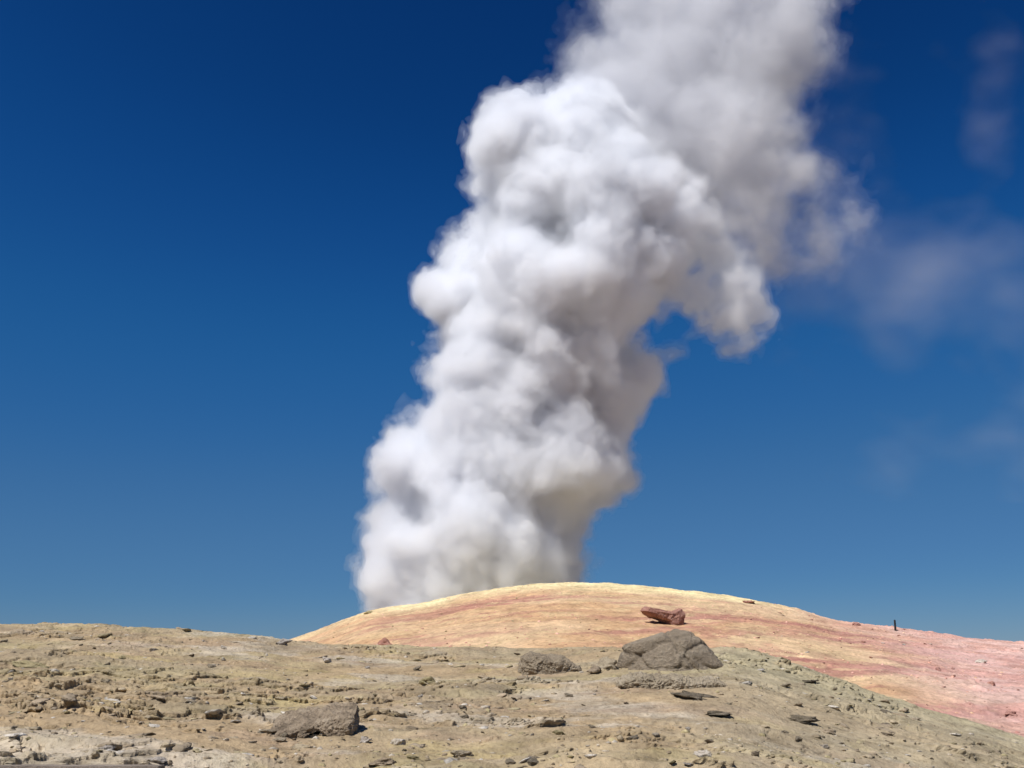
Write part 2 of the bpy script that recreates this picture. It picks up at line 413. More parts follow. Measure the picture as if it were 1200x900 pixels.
# main grey boulder on the crest: built as one fused mass of lobes
def lobed(seed, lobes, sub, rough, creases, scale=1.2, squash=None):
    """ray-shaped mass: radius from the soft union of lobes (cx,cy,cz,rx,ry,rz)"""
    v, f = ICO[sub]; out = np.zeros_like(v)
    T = np.linspace(0, 3.2, 260)
    best = np.zeros(len(v), np.float32)
    for (cx, cy_, cz, rx, ry, rz) in lobes:
        r = np.array([rx, ry, rz], np.float32); cc = np.array([cx, cy_, cz], np.float32)
        d = v / r; o = -cc / r
        A = (d * d).sum(1); B = (d @ o); C = (o @ o) - 1
        disc = B * B - A * C
        t = np.where(disc > 0, (-B + np.sqrt(np.maximum(disc, 0))) / A, 0)
        best = np.maximum(best, t.astype(np.float32))
    p = v * best[:, None]
    # relax the creases slightly
    rng = np.random.RandomState(seed)
    x, y, z = (p * scale).T
    disp = np.zeros(len(v), np.float32)
    for k, (fr, am_) in enumerate(((1.0, 1.0), (2.1, 0.6), (4.3, 0.4), (8.8, 0.25), (18, 0.15), (37, 0.1))):
        n_ = vnoise3(x * fr + 3, y * fr, z * fr * 1.25 + 9, seed + k)
        disp += n_ * am_ * rough
    cr = np.abs(vnoise3(x * 1.6 + 7, y * 1.6, z * 1.6, seed + 50) + 0.5 * vnoise3(x * 4, y * 4, z * 4, seed + 51))
    disp -= creases * (1 - smooth(cr, 0.0, 0.12))
    return p + v * disp[:, None], f

# photo: 725..850 wide, 735..790 high
bp = ground_at(787, 786)
by = bp.y + 0.55; bk = by / FPX
bx, _, bz = at(793, 768, by)
v, f = lobed(5, [(-0.33, 0.1, 0.0, 0.80, 0.8, 0.66), (-0.05, 0.1, -0.04, 0.80, 0.8, 0.60), (0.35, 0.12, -0.10, 0.78, 0.85, 0.52), (0.66, 0.0, -0.16, 0.62, 0.7, 0.38), (0.98, -0.05, -0.32, 0.36, 0.45, 0.24),
                 (-0.72, -0.25, -0.24, 0.50, 0.5, 0.34), (-0.98, 0.0, -0.3, 0.36, 0.5, 0.28), (0.2, -0.4, -0.25, 0.62, 0.45, 0.34), (-0.3, -0.4, -0.3, 0.5, 0.45, 0.3), (0, 0, -0.45, 1.2, 0.8, 0.3)], 6, 0.065, 0.06)
rgb_ = np.random.RandomState(12)
for _ in range(34):                       # broken faces
    n_ = rgb_.normal(size=3); n_[2] = abs(n_[2]); n_ /= np.linalg.norm(n_); d_ = np.quantile(v @ n_, rgb_.uniform(0.90, 0.985))
    v = v - np.maximum(v @ n_ - d_, 0)[:, None] * n_[None] * 0.95
for n_, o_, dp in (((0.93, 0.1, 0.35), 0.02, 0.13), ((0.55, -0.3, 0.78), 0.30, 0.08), ((-0.5, 0.2, 0.84), 0.22, 0.07), ((0.1, -0.4, 0.9), 0.02, 0.06), ((0.8, -0.5, -0.3), 0.42, 0.07)):   # cracks
    n_ = np.array(n_); n_ /= np.linalg.norm(n_)
    q_ = v @ n_ - o_ + 0.10 * vnoise3(v[:, 0] * 2.3 + 4, v[:, 1] * 2.3, v[:, 2] * 2.3, int(dp * 1000)) + 0.03 * vnoise3(v[:, 0] * 9, v[:, 1] * 9, v[:, 2] * 9, 8)
    v = v * (1 - dp * np.exp(-(q_ / 0.035) ** 2))[:, None]
x_, y_, z_ = v.T; h_ = np.zeros(len(v))
for k_, (fr, am_) in enumerate(((2.5, 1.0), (5.5, 0.6), (12, 0.45), (26, 0.3))): h_ += am_ * vnoise3(x_ * fr + 31, y_ * fr, z_ * fr * 1.3, 70 + k_)
v = v * (1 + 0.022 * h_)[:, None]
v = (v * np.array([1.42, 1.05, 1.2]) * bk / 0.0208).astype(np.float32)
boulder = mesh_obj('boulder', v, f, M_BOULD, smooth=True)
boulder.location = (bx, by, bz - 0.0)
tag(boulder, 'large rounded grey boulder sitting on the crest of the ash slope below the red rock', 'boulder')

# red rock on the mound (757..800, 711..735)
rp = ground_at(780, 731, MX, MY, MZ)
k = rp.y / FPX
def poly_rock(name, pts_front, depth, scale, loc, mat, seed, label, cat='rock', rough=0.06, sub=3, rot=(0, 0, 0)):
    """rock from a rough outline (x,z) given real thickness, subdivided and weathered"""
    n = len(pts_front); rng = random.Random(seed)
    bm = bmesh.new()
    cx = sum(p[0] for p in pts_front) / n; cz = sum(p[1] for p in pts_front) / n
    rings = []
    for (yy, sh) in ((-0.5, 0.55), (-0.38, 0.93), (0.1, 1.0), (0.4, 0.8), (0.5, 0.45)):
        rings.append([bm.verts.new((cx + (p[0] - cx) * sh * rng.uniform(0.95, 1.05), yy * depth * rng.uniform(0.9, 1.1), cz + (p[1] - cz) * sh * rng.uniform(0.86, 1.08))) for p in pts_front])
    for a_, b_ in zip(rings[:-1], rings[1:]):
        for i in range(n): bm.faces.new((a_[i], a_[(i + 1) % n], b_[(i + 1) % n], b_[i]))
    bm.faces.new(rings[0][::-1]); bm.faces.new(rings[-1])
    bmesh.ops.recalc_face_normals(bm, faces=bm.faces)
    bmesh.ops.triangulate(bm, faces=bm.faces)
    for _ in range(sub): bmesh.ops.subdivide_edges(bm, edges=bm.edges, cuts=1, use_grid_fill=True); bmesh.ops.triangulate(bm, faces=bm.faces)
    for _ in range(0): bmesh.ops.smooth_vert(bm, verts=bm.verts, factor=0.35, use_axis_x=True, use_axis_y=True, use_axis_z=True)
    bm.normal_update()
    co = np.array([q.co[:] for q in bm.verts], np.float32); no = np.array([q.normal[:] for q in bm.verts], np.float32)
    x, y, z = co.T; d = np.zeros(len(co), np.float32)
    for k_, (fr, am_) in enumerate(((1.2, 0.8), (2.6, 0.6), (5.5, 0.42), (11, 0.28))):
        d += vnoise3(x * fr + 20, y * fr, z * fr * 1.4, seed + k_) * am_ * rough
    co = (co + no * d[:, None]) * scale
    for q, cc in zip(bm.verts, co): q.co = cc
    me = bpy.data.meshes.new(name); bm.to_mesh(me); bm.free(); me.materials.append(mat)
    o = bpy.data.objects.new(name, me); COL.objects.link(o); o.location = loc; o.rotation_euler = rot
    return tag(o, label, cat)
# units: photo pixels / 10 at the rock's distance
poly_rock('rock', [(-2.9, 0.6), (-2.4, 1.1), (-1.2, 0.95), (0.6, 0.75), (1.3, 0.8), (1.9, 1.2), (2.2, 0.4), (2.0, -1.2), (1.2, -1.9), (0.5, -1.5), (0.1, -0.5), (-0.8, -0.2), (-1.8, 0.0)],
          2.6, 10 * k, (rp.x - 1 * k, rp.y, rp.z + 6 * k), M_RED, 3, 'dark red angular rock lying alone on the sulphur mound above the big grey boulder', rough=0.10, rot=(0, R(3), R(18)))
# tilted slab outcrop lower left (310..410, 820..866)
sp_ = ground_at(362, 862); k = sp_.y / FPX
poly_rock('outcrop_rock', [(-5.2, -1.0), (-5.0, -0.3), (-3.4, 0.5), (-1.2, 1.0), (0.6, 1.2), (0.8, 0.4), (-0.8, -0.2), (-2.6, -1.3), (-4.2, -1.7)],
          10, 10 * k, (sp_.x, sp_.y + 38 * k, sp_.z + 11 * k), M_BROWN, 21, 'low brown slab with a dark undercut, left half of the tilted outcrop', rough=0.26, sub=4, rot=(R(12), R(-2), R(10)))
poly_rock('outcrop_rock', [(-0.6, 0.6), (0.8, 1.4), (2.6, 1.7), (4.3, 1.8), (4.7, 0.2), (4.4, -1.9), (3.8, -2.3), (2.2, -1.1), (0.4, 0.0)],
          9, 10 * k, (sp_.x + 2 * k, sp_.y + 34 * k, sp_.z + 12 * k), M_BROWN, 22, 'tilted wedge of brown rock with a dark broken right end beside the low slab', rough=0.24, sub=4, rot=(R(13), R(2), R(8)))

sp2 = ground_at(645, 790); k = sp2.y / FPX
poly_rock('outcrop_rock', [(-3.6, -0.9), (-3.4, 0.8), (-2.2, 1.5), (-0.6, 1.2), (1.2, 1.3), (2.6, 0.8), (3.4, 0.2), (3.2, -0.9), (0, -1.2)],
          6, 10 * k, (sp2.x, sp2.y + 20 * k, sp2.z + 7 * k), M_BOULD, 33, 'low broad grey outcrop at the crest left of the big boulder', rough=0.2, sub=4, rot=(R(8), R(4), R(6)))
sp3 = ground_at(790, 806); k = sp3.y / FPX
poly_rock('outcrop_rock', [(-6.2, -0.3), (-5.6, 0.6), (-3.8, 1.1), (-1.6, 0.8), (0.8, 1.2), (3.0, 0.7), (5.2, 0.9), (6.4, 0.2), (5.6, -0.7), (2.4, -0.9), (-0.6, -0.6), (-3.4, -1.1)],
          5, 10 * k, (sp3.x, sp3.y + 20 * k, sp3.z + 2.5 * k), M_GREY, 45, 'long broken ledge of grey crust running along the foot of the big boulder', rough=0.3, sub=4, rot=(R(8), R(3), R(-4)))
# other stones one can single out: (px, py base, half width px, half height px, material, label)
named = [
    (330, 757, 11, 5, M_WHITE, 'pale rounded stone on the left crest where the ash slope meets the mound'),
    (384, 777, 7, 5, M_WHITE, 'pale stone just below the crest, a little left of the dull red rock'),
    (709, 784, 16, 9, M_GREY, 'small grey broken rock leaning against the left foot of the big boulder'),
    (698, 790, 12, 7, M_BROWN, 'small brown rock in front of the left foot of the big boulder'),
    (141, 773, 6, 4, M_YELL, 'small yellowish stone on the upper left slope below the highest bump'),
    (122, 803, 9, 5, M_GREY, 'flat grey stone on the left slope in mid height'),
    (247, 783, 7, 4, M_GREY, 'dark edged grey stone on the left slope under the middle of its crest'),
    (217, 828, 14, 6, M_GREY, 'flat layered grey slab left of the tilted brown slabs'),
    (427, 871, 9, 5, M_WHITE, 'bright white flat stone at the right foot of the tilted brown slab'),
    (465, 873, 9, 5, M_WHITE, 'pale grey white stone, second to the right of the tilted brown slab'),
    (308, 862, 13, 4, M_GREY, 'flat grey stone just left of the tilted brown slabs'),
    (326, 870, 10, 4, M_GREY, 'flat mauve grey stone below the left tilted slab'),
    (500, 802, 14, 6, M_YELL, 'yellow crusted stone in the middle of the slope'),
    (825, 890, 12, 5, M_WHITE, 'pale rounded stone near the bottom edge right of centre'),
    (815, 820, 30, 7, M_CLINK, 'ragged dark ledge of clinker directly below the big boulder'),
    (838, 838, 26, 3, M_CLINK, 'thin dark ledge stone lower right of the big boulder'),
    (935, 846, 22, 4, M_CLINK, 'long dark ledge stone on the grey slope below the mound edge'),
    (948, 800, 14, 2.5, M_CLINK, 'thin dark stone lying along the upper edge of the grey slope on the right'),
    (972, 860, 6, 4, M_BROWN, 'small dark stone just right of the long ledge stone'),
    (1040, 862, 9, 3, M_BROWN, 'small dark stone on the far right grey slope'),
    (1135, 888, 12, 4, M_GREY, 'grey stone near the bottom right corner of the slope'),
    (125, 878, 12, 3, M_WHITE, 'white topped stone near the bottom left above the plank'),
    (182, 895, 15, 5, M_WHITE, 'bright white flat stone at the right end of the grey plank'),
    (90, 750, 10, 4, M_GREY, 'grey stone just under the left crest with a dark hollow'),
    (40, 782, 24, 5, M_YELL, 'broad yellowish grey slab near the left edge'),
    (448, 898, 18, 7, M_BROWN, 'dark brown rock at the bottom edge left of centre'),
    (540, 888, 14, 6, M_GREY, 'grey stone near the bottom edge below the middle of the slope'),
]
for i, (px, py, hw, hh, mat, lab) in enumerate(named):
    p = ground_at(px, py); k = p.y / FPX
    hw_, hh_ = hw * k, hh * k
    put_rock('stone', (p.x, p.y + hw_ * 0.3, p.z - hh_ * (0.45 if hw > 20 else 0.25)), (hw_ * 1.1, hw_ * 0.8, hh_ * 1.15), mat, 100 + i, lab, 'stone',
             rot=(R(random.uniform(-8, 8)), R(random.uniform(-6, 6)), R(random.uniform(-25, 25))), sub=4, sink=0.22, rough=0.2 if mat is M_CLINK else 0.12, strata=0.06, cuts=22, cut=(0.4, 0.85))
# dull red rock low at the left foot of the mound (440..462, 753..760)
x, y, z = at(451, 759, 60); z = mz(x, y)
p = ground_at(451, 757, MX, MY, MZ); k = p.y / FPX
put_rock('rock', (p.x, p.y, p.z - 3 * k), (13 * k, 10 * k, 8 * k), M_RED, 61, 'low dull red rock at the foot of the mound just behind the ash crest', sub=4, rough=0.08)
for (px, py, hw, hh, mat, lab) in [
    (877, 706, 9, 2.5, M_RED, 'small reddish rock on the right shoulder of the mound crest'),
    (672, 762, 12, 3, M_RED, 'flat dark red stone at the foot of the mound left of the boulder'),
    (1003, 733, 5, 3, M_PINK, 'small dark lump on the crest left of the post'),
    (1163, 803, 5, 4, M_PINK, 'dark pink stone low on the right slope of the mound'),
    (1150, 776, 7, 3, M_WHITE, 'white stone on the pink right slope of the mound'),
    (1100, 786, 3, 3, M_PINK, 'tiny upright dark stone on the right slope of the mound'),
    (1185, 838, 7, 4, M_PINK, 'dark clump of stone near the right edge low on the mound'),
    (431, 719, 5, 3, M_YELL, 'small pale lump on the left crest of the mound beside the steam')]:
    p = ground_at(px, py, MX, MY, MZ); k = p.y / FPX
    put_rock('stone', (p.x, p.y, p.z - hh * k * 0.3), (hw * k, hw * k, hh * k), mat, int(px), lab, 'stone', sub=4, rough=0.1, rot=(0, 0, R(px)))

# scattered individual stones that nothing tells apart
protos = {}
def proto(mat, s):
    key = (mat.name, s)
    if key not in protos:
        v, f = rock_shape(900 + s * 7 + len(mat.name), 3, (1, 0.85, 0.55), 12, (0.45, 0.85), 0.10, 0.05)
        me = bpy.data.meshes.new('stone'); me.from_pydata([tuple(map(float, q)) for q in v], [], [tuple(map(int, q)) for q in f]); me.materials.append(mat)
        protos[key] = me
    return protos[key]
rng = random.Random(11)
def scatter(n, xr, yr, X, Y, Z, mats, sizes, label, group, cond=None):
    cnt = 0; tries = 0
    while cnt < n and tries < n * 20:
        tries += 1
        px = rng.uniform(*xr); py = rng.uniform(*yr)
        if cond and not cond(px, py): continue
        p = ground_at(px, py, X, Y, Z); k = p.y / FPX
        s = sizes[0] * (sizes[1] / sizes[0]) ** (rng.random() ** 2.2) * k
        mt = rng.choice(mats); rel = s / k / sizes[1]
        o = bpy.data.objects.new('stone', proto(mt, rng.randrange(5))); COL.objects.link(o)
        o.location = (p.x, p.y, p.z + s * 0.1); o.scale = (s * rng.uniform(0.8, 1.5), s, s * rng.uniform(0.6, 1.1))
        o.rotation_euler = (R(rng.uniform(-20, 20)), R(rng.uniform(-20, 20)), rng.uniform(0, 6.28))
        where = next((t for (b0, b1, b2, b3), t in label if b0 <= px < b1 and b2 <= py < b3), label[-1][1])
        tag(o, '%s %s stone %s' % ('tiny' if rel < 0.4 else 'small' if rel < 0.65 else 'fist-sized', HUE[mt.name], where), 'stone', group); cnt += 1
def hill_y(px): return float(np.interp(px, [q[0] for q in HILL_SIL], [q[1] for q in HILL_SIL]))
def mound_y(px): return float(np.interp(px, [q[0] for q in MOUND_SIL], [q[1] for q in MOUND_SIL]))
PLACES = [((0, 300, 0, 785), 'high on the left of the ash slope'), ((0, 300, 785, 845), 'half way down the left of the ash slope'), ((0, 300, 845, 999), 'low on the left of the ash slope above the plank'),
          ((300, 560, 0, 800), 'on the ash slope below the left foot of the mound'), ((300, 560, 800, 850), 'on the ash slope just above and beside the brown slabs'), ((300, 560, 850, 999), 'on the whitish ground below the brown slabs'),
          ((560, 860, 0, 825), 'on the ash slope around the foot of the big boulder'), ((560, 860, 825, 999), 'near the bottom edge straight below the big boulder'),
          ((860, 1000, 0, 840), 'on the grey slope right of the big boulder'), ((860, 1000, 840, 999), 'near the bottom edge below the long dark ledge stone'), ((1000, 1300, 0, 999), 'on the grey slope in the bottom right corner')]
MPL = [((850, 960, 0, 999), 'on the orange shoulder of the mound right of the big boulder'), ((960, 1060, 0, 999), 'on the pink flank of the mound below the post'), ((1060, 1130, 0, 999), 'on the pink flank of the mound right of the post'), ((1130, 1300, 0, 999), 'on the pink mound near the right edge')]
YPL = [((380, 520, 0, 999), 'on the left end of the yellow mound'), ((520, 700, 0, 999), 'on the middle of the yellow mound front'), ((700, 860, 0, 999), 'on the mound around the red rock')]
HUE = {'grey_rock': 'grey', 'brown_rock': 'brown', 'pale_rock': 'pale', 'yellow_rock': 'yellowish', 'pink_rock': 'dark pink', 'red_rock': 'dull red'}
scatter(150, (0, 1200), (738, 905), HX, HY, HZ, [M_GREY, M_GREY, M_BROWN, M_GREY, M_WHITE, M_YELL, M_BROWN], (2.2, 8), PLACES, 'loose stones on the ash slope', lambda x, y: y > hill_y(x) + 4)
scatter(70, (850, 1200), (700, 860), MX, MY, MZ, [M_PINK, M_PINK, M_RED, M_WHITE, M_PINK], (1.0, 3.0), MPL, 'loose stones on the pink flank of the mound', lambda x, y: mound_y(x) + 3 < y < hill_y(x) - 3)
scatter(32, (380, 860), (695, 758), MX, MY, MZ, [M_PINK, M_RED, M_YELL], (0.8, 2.0), YPL, 'loose stones on the yellow front of the mound', lambda x, y: mound_y(x) + 4 < y < hill_y(x) - 4)

# gravel: far too many bits to count
def gravel(name, n, X, Y, Z, rsel, smin, smax, mat, label, seed, cols, sub=1, flat=(0.4, 0.8), tilt=0.0):
    rg = np.random.RandomState(seed)
    v0, f0 = ICO[sub]
    i = rg.randint(rsel[0], rsel[1], n); j = rg.randint(rsel[2], rsel[3], n)
    dens = fbm2(X[i, j], Y[i, j], 2.5, 4, seed); keep = dens * 2.2 + rg.uniform(-0.5, 0.5, n) > 0.0
    i = i[keep]; j = j[keep]; n = len(i)
    s = smin * (smax / smin) ** (rg.random_sample(n) ** 2.5)
    P = np.stack([X[i, j], Y[i, j], Z[i, j] - 0.25 * s * flat[1]], -1)
    V = v0[None] * rg.uniform(0.6, 1.25, (n, len(v0), 1)) * s[:, None, None] * np.stack([rg.uniform(0.8, 1.5, n), rg.uniform(0.7, 1.2, n), rg.uniform(*flat, n)], -1)[:, None, :]
    V[..., 2] += V[..., 1] * (rg.uniform(-0.3, 1.0, n) * tilt)[:, None] + V[..., 0] * (rg.uniform(-1, 1, n) * tilt * 0.6)[:, None]
    t = rg.uniform(0, 6.28, n); cs, sn = np.cos(t)[:, None], np.sin(t)[:, None]
    V = np.stack([V[..., 0] * cs - V[..., 1] * sn, V[..., 0] * sn + V[..., 1] * cs, V[..., 2]], -1) + P[:, None, :]
    F = (f0[None] + (np.arange(n) * len(v0))[:, None, None]).reshape(-1, 3)
    cc = np.array(cols, np.float32)[rg.randint(0, len(cols), n)] * rg.uniform(0.8, 1.2, (n, 1))
    cc = np.repeat(cc, len(v0), 0)
    o = mesh_obj(name, V.reshape(-1, 3), F, mat, smooth=False, colors={'pigment': cc})
    return tag(o, label, 'gravel', kind='stuff')
r0 = int(np.searchsorted(yvals, 8)); r1 = int(np.searchsorted(yvals, 31))
gravel('gravel', 13000, HXs, HYs, HZ, (r0, r1, 120, len(avals) - 120), 0.012, 0.06, M_HILL, 'fine loose gravel all over the tan ash slope', 71,
       [(0.35, 0.28, 0.185), (0.29, 0.225, 0.15), (0.44, 0.38, 0.30), (0.35, 0.29, 0.16), (0.24, 0.19, 0.13)])
gravel('rubble', 3800, HXs, HYs, HZ, (r0, r1, 120, len(avals) - 120), 0.025, 0.13, M_HILL, 'flat broken flakes of crust half sunk in the tan ash slope', 73,
       [(0.36, 0.29, 0.195), (0.32, 0.25, 0.17), (0.50, 0.45, 0.38), (0.34, 0.28, 0.17), (0.27, 0.215, 0.15)], 2, (0.22, 0.42), 0.35)
gravel('gravel', 16000, MX, MY, MZ, (0, int(np.searchsorted(yvm, 101)), 60, len(avm) - 60), 0.03, 0.13, M_MOUND, 'fine loose gravel over the sulphur mound', 72,
       [(0.55, 0.3, 0.22), (0.42, 0.2, 0.16), (0.66, 0.45, 0.28), (0.62, 0.36, 0.28)])

# ------------------------------------------------------------------ dark post on the mound crest
p = ground_at(1049, 739, MX, MY, MZ); k = p.y / FPX
bm = bmesh.new()
hgt = 12 * k
rings = []
for (zz, r_) in ((-3 * k, 1.25), (0, 1.25), (hgt * 0.5, 1.15), (hgt * 0.93, 1.05), (hgt, 0.75)):
    rings.append([bm.verts.new((r_ * k * math.cos(t * math.pi / 5) + (zz / hgt) * 0.02, r_ * k * math.sin(t * math.pi / 5), zz)) for t in range(10)])
for a_, b_ in zip(rings[:-1], rings[1:]):
    for i in range(10): bm.faces.new((a_[i], a_[(i + 1) % 10], b_[(i + 1) % 10], b_[i]))
bm.faces.new(rings[0][::-1]); bm.faces.new(rings[-1])
me = bpy.data.meshes.new('post'); bm.to_mesh(me); bm.free(); me.materials.append(M_DARK)
o = bpy.data.objects.new('marker_post', me); COL.objects.link(o); o.location = p
tag(o, 'short dark upright post standing on the right crest of the mound', 'post')

# grey plank edge at the bottom left corner
x0, y0, z0 = at(-160, 897, 8.2); x1, y1, z1 = at(190, 896, 8.2)
bm = bmesh.new(); bmesh.ops.create_cube(bm, size=1)
bmesh.ops.subdivide_edges(bm, edges=[e for e in bm.edges if abs((e.verts[0].co - e.verts[1].co).x) > 0.5], cuts=40)
for q in bm.verts:
    q.co.x *= (x1 - x0); q.co.y *= 0.16; q.co.z *= 0.07
    q.co.z += 0.0015 * math.sin(q.co.x * 9) + random.uniform(-1, 1) * 0.0008
bmesh.ops.bevel(bm, geom=[e for e in bm.edges if e.calc_face_angle(0) > 1], offset=0.006, segments=2, affect='EDGES')
me = bpy.data.meshes.new('plank'); bm.to_mesh(me); bm.free(); me.materials.append(M_PLANK)
o = bpy.data.objects.new('plank', me); COL.objects.link(o); o.location = ((x0 + x1) / 2, 8.2, z0 - 0.035)
tag(o, 'weathered grey plank lying level across the bottom left corner of the slope', 'plank')

# ------------------------------------------------------------------ steam
D = 130.0
def smooth_noise(dims, h, cell, seed, aniso=(1, 1, 1)):
    """cubic B-spline value noise on a regular grid, about -1..1"""
    rg = np.random.RandomState(seed)
    Ws = []; ns = []
    for d_, an in zip(dims, aniso):
        L = np.arange(d_) * h / (cell * an) + rg.uniform(0, 1)
        i = np.floor(L).astype(int); f_ = (L - i).astype(np.float32)
        n_ = i.max() + 4
        W = np.zeros((d_, n_), np.float32); r_ = np.arange(d_)
        W[r_, i] = (1 - f_) ** 3 / 6; W[r_, i + 1] = (3 * f_ ** 3 - 6 * f_ ** 2 + 4) / 6
        W[r_, i + 2] = (-3 * f_ ** 3 + 3 * f_ ** 2 + 3 * f_ + 1) / 6; W[r_, i + 3] = f_ ** 3 / 6
        Ws.append(W); ns.append(n_)
    A = rg.uniform(-1, 1, ns).astype(np.float32)
    A = np.tensordot(Ws[0], A, (1, 0))                      # x, ny, nz
    A = np.matmul(Ws[1][None], A)                           # x, y, nz
    A = np.matmul(A, Ws[2].T)                               # x, y, z
    return A * 2.6

def surface_nets(F, org, h, iso):
    """closed quad mesh of the level set of a grid field"""
    F = F.copy()
    lo = iso - 1.0
    for sl_ in ((0,), (-1,)):
        F[sl_[0]] = lo; F[:, sl_[0]] = lo; F[:, :, sl_[0]] = lo
    S = F > iso
    c8 = [S[i:S.shape[0] - 1 + i, j:S.shape[1] - 1 + j, k_:S.shape[2] - 1 + k_] for i in (0, 1) for j in (0, 1) for k_ in (0, 1)]
    any_ = c8[0].copy(); all_ = c8[0].copy()
    for q in c8[1:]: any_ |= q; all_ &= q
    ci, cj, ck = np.nonzero(any_ & ~all_)
    idx = np.full(any_.shape, -1, np.int32); idx[ci, cj, ck] = np.arange(len(ci))
    P = np.zeros((len(ci), 3), np.float32); Wt = np.zeros(len(ci), np.float32)
    vals = {}
    for i in (0, 1):
        for j in (0, 1):
            for k_ in (0, 1): vals[(i, j, k_)] = F[ci + i, cj + j, ck + k_] - iso
    for ax in range(3):
        for u in (0, 1):
            for v_ in (0, 1):
                a_ = [0, 0, 0]; o_ = [q for q in range(3) if q != ax]
                a_[o_[0]] = u; a_[o_[1]] = v_; b_ = list(a_); b_[ax] = 1
                fa, fb = vals[tuple(a_)], vals[tuple(b_)]
                m_ = (fa > 0) != (fb > 0)
                t = np.where(m_, fa / np.where(m_, fa - fb, 1), 0)
                p_ = np.array(a_, np.float32)[None].repeat(len(ci), 0); p_[:, ax] = t
                P += p_ * m_[:, None]; Wt += m_
    V = (np.stack([ci, cj, ck], -1) + P / Wt[:, None]) * h + np.array(org, np.float32)
    quads_ = []
    for ax in range(3):
        o_ = [q for q in range(3) if q != ax]
        A_ = np.take(S, range(S.shape[ax] - 1), ax); B_ = np.take(S, range(1, S.shape[ax]), ax)
        e = np.nonzero(A_ != B_); e = np.stack(e, -1)
        ok = (e[:, o_[0]] > 0) & (e[:, o_[1]] > 0) & (e[:, o_[0]] < S.shape[o_[0]] - 1) & (e[:, o_[1]] < S.shape[o_[1]] - 1)
        e = e[ok]; ins = A_[tuple(e.T)]
        def cell(du, dv):
            q = e.copy(); q[:, o_[0]] -= du; q[:, o_[1]] -= dv; return idx[tuple(q.T)]
        q4 = np.stack([cell(1, 1), cell(0, 1), cell(0, 0), cell(1, 0)], -1)
        flip = ins if ax != 1 else ~ins
        q4 = np.where(flip[:, None], q4, q4[:, ::-1]); quads_.append(q4)
    return V, np.concatenate(quads_)

def puff_field(puffs, org, dims, h, k_):
    """soft union of spheres; value is metres inside the surface"""
    G = np.zeros(dims, np.float32); kk = 1.0 / k_
    ax = [org[i] + np.arange(dims[i]) * h for i in range(3)]
    for (x, y, z, r_) in puffs:
        m_ = r_ + 6 * k_
        s_ = [slice(max(0, int((c_ - m_ - org[i]) / h)), max(0, min(dims[i], int((c_ + m_ - org[i]) / h) + 2))) for i, c_ in enumerate((x, y, z))]
        gx = (ax[0][s_[0]] - x)[:, None, None]; gy = (ax[1][s_[1]] - y)[None, :, None]; gz = (ax[2][s_[2]] - z)[None, None, :]
        if 0 in (gx.size, gy.size, gz.size): continue
        d_ = np.sqrt(gx * gx + gy * gy + gz * gz)
        G[s_[0], s_[1], s_[2]] += np.exp(np.minimum((r_ - d_) * kk, 40)).astype(np.float32)
    return np.where(G > 0, np.log(np.maximum(G, 1e-9)) * k_, -20).astype(np.float32)

def PX(px, py, rpx, dy=0.0):
    """a puff at a photograph position: dy metres behind (+) or before (-) the plume axis"""
    y = D + dy; x, _, z = at(px, py, y)
    v = (450 - py) / FPX; k_ = y / (FPX * (math.cos(PITCH) - v * math.sin(PITCH)))
    return (x, y, z, rpx * k_)

rg = random.Random(5)
# dense body: left and right outline by photo row
L = [(760, 470), (715, 452), (700, 440), (670, 424), (640, 420), (615, 440), (600, 458), (580, 450), (550, 452), (520, 466), (500, 478), (480, 500), (450, 500), (430, 500), (400, 506),
     (385, 503), (360, 494), (330, 494), (300, 512), (270, 542), (250, 560), (230, 556), (205, 546), (180, 558), (150, 560), (130, 570), (118, 600)]
Rr = [(760, 660), (715, 676), (700, 686), (670, 688), (640, 690), (610, 690), (590, 700), (570, 735), (550, 740), (530, 736), (500, 742), (470, 752), (450, 764), (430, 764),
      (410, 742), (385, 732), (360, 734), (335, 772), (300, 815), (270, 815), (240, 815), (200, 800), (170, 775), (150, 740), (130, 700), (118, 670)]
def edge_x(tab, y):
    t = sorted(tab); return float(np.interp(y, [q[0] for q in t], [q[1] for q in t]))
puffs = []
y = 770.0
while y > 150:
    l, r_ = edge_x(L, y), edge_x(Rr, y); wd = r_ - l
    puffs.append(PX((l + r_) / 2, y, wd * 0.36, 0))
    y -= 26
y = 745.0
while y > 125:      # lobes along both outlines
    l, r_ = edge_x(L, y), edge_x(Rr, y)
    q = rg.uniform(20, 34); puffs.append(PX(l + q * 0.95, y, q, rg.uniform(-6, 5)))
    q = rg.uniform(18, 32); puffs.append(PX(r_ - q * 0.95, y + rg.uniform(-8, 8), q, rg.uniform(-5, 6)))
    y -= 19
for _ in range(95):  # lobes that bulge out of the front and back
    y = rg.uniform(135, 760); l, r_ = edge_x(L, y), edge_x(Rr, y); wd = (r_ - l)
    t = rg.uniform(0.14, 0.86); q = rg.uniform(20, 46)
    dep = wd * 0.115 * 0.40 * math.sqrt(max(0.05, 1 - (2 * t - 1) ** 2))
    puffs.append(PX(l + wd * t, y, q, (-1 if rg.random() < 0.72 else 1) * dep))
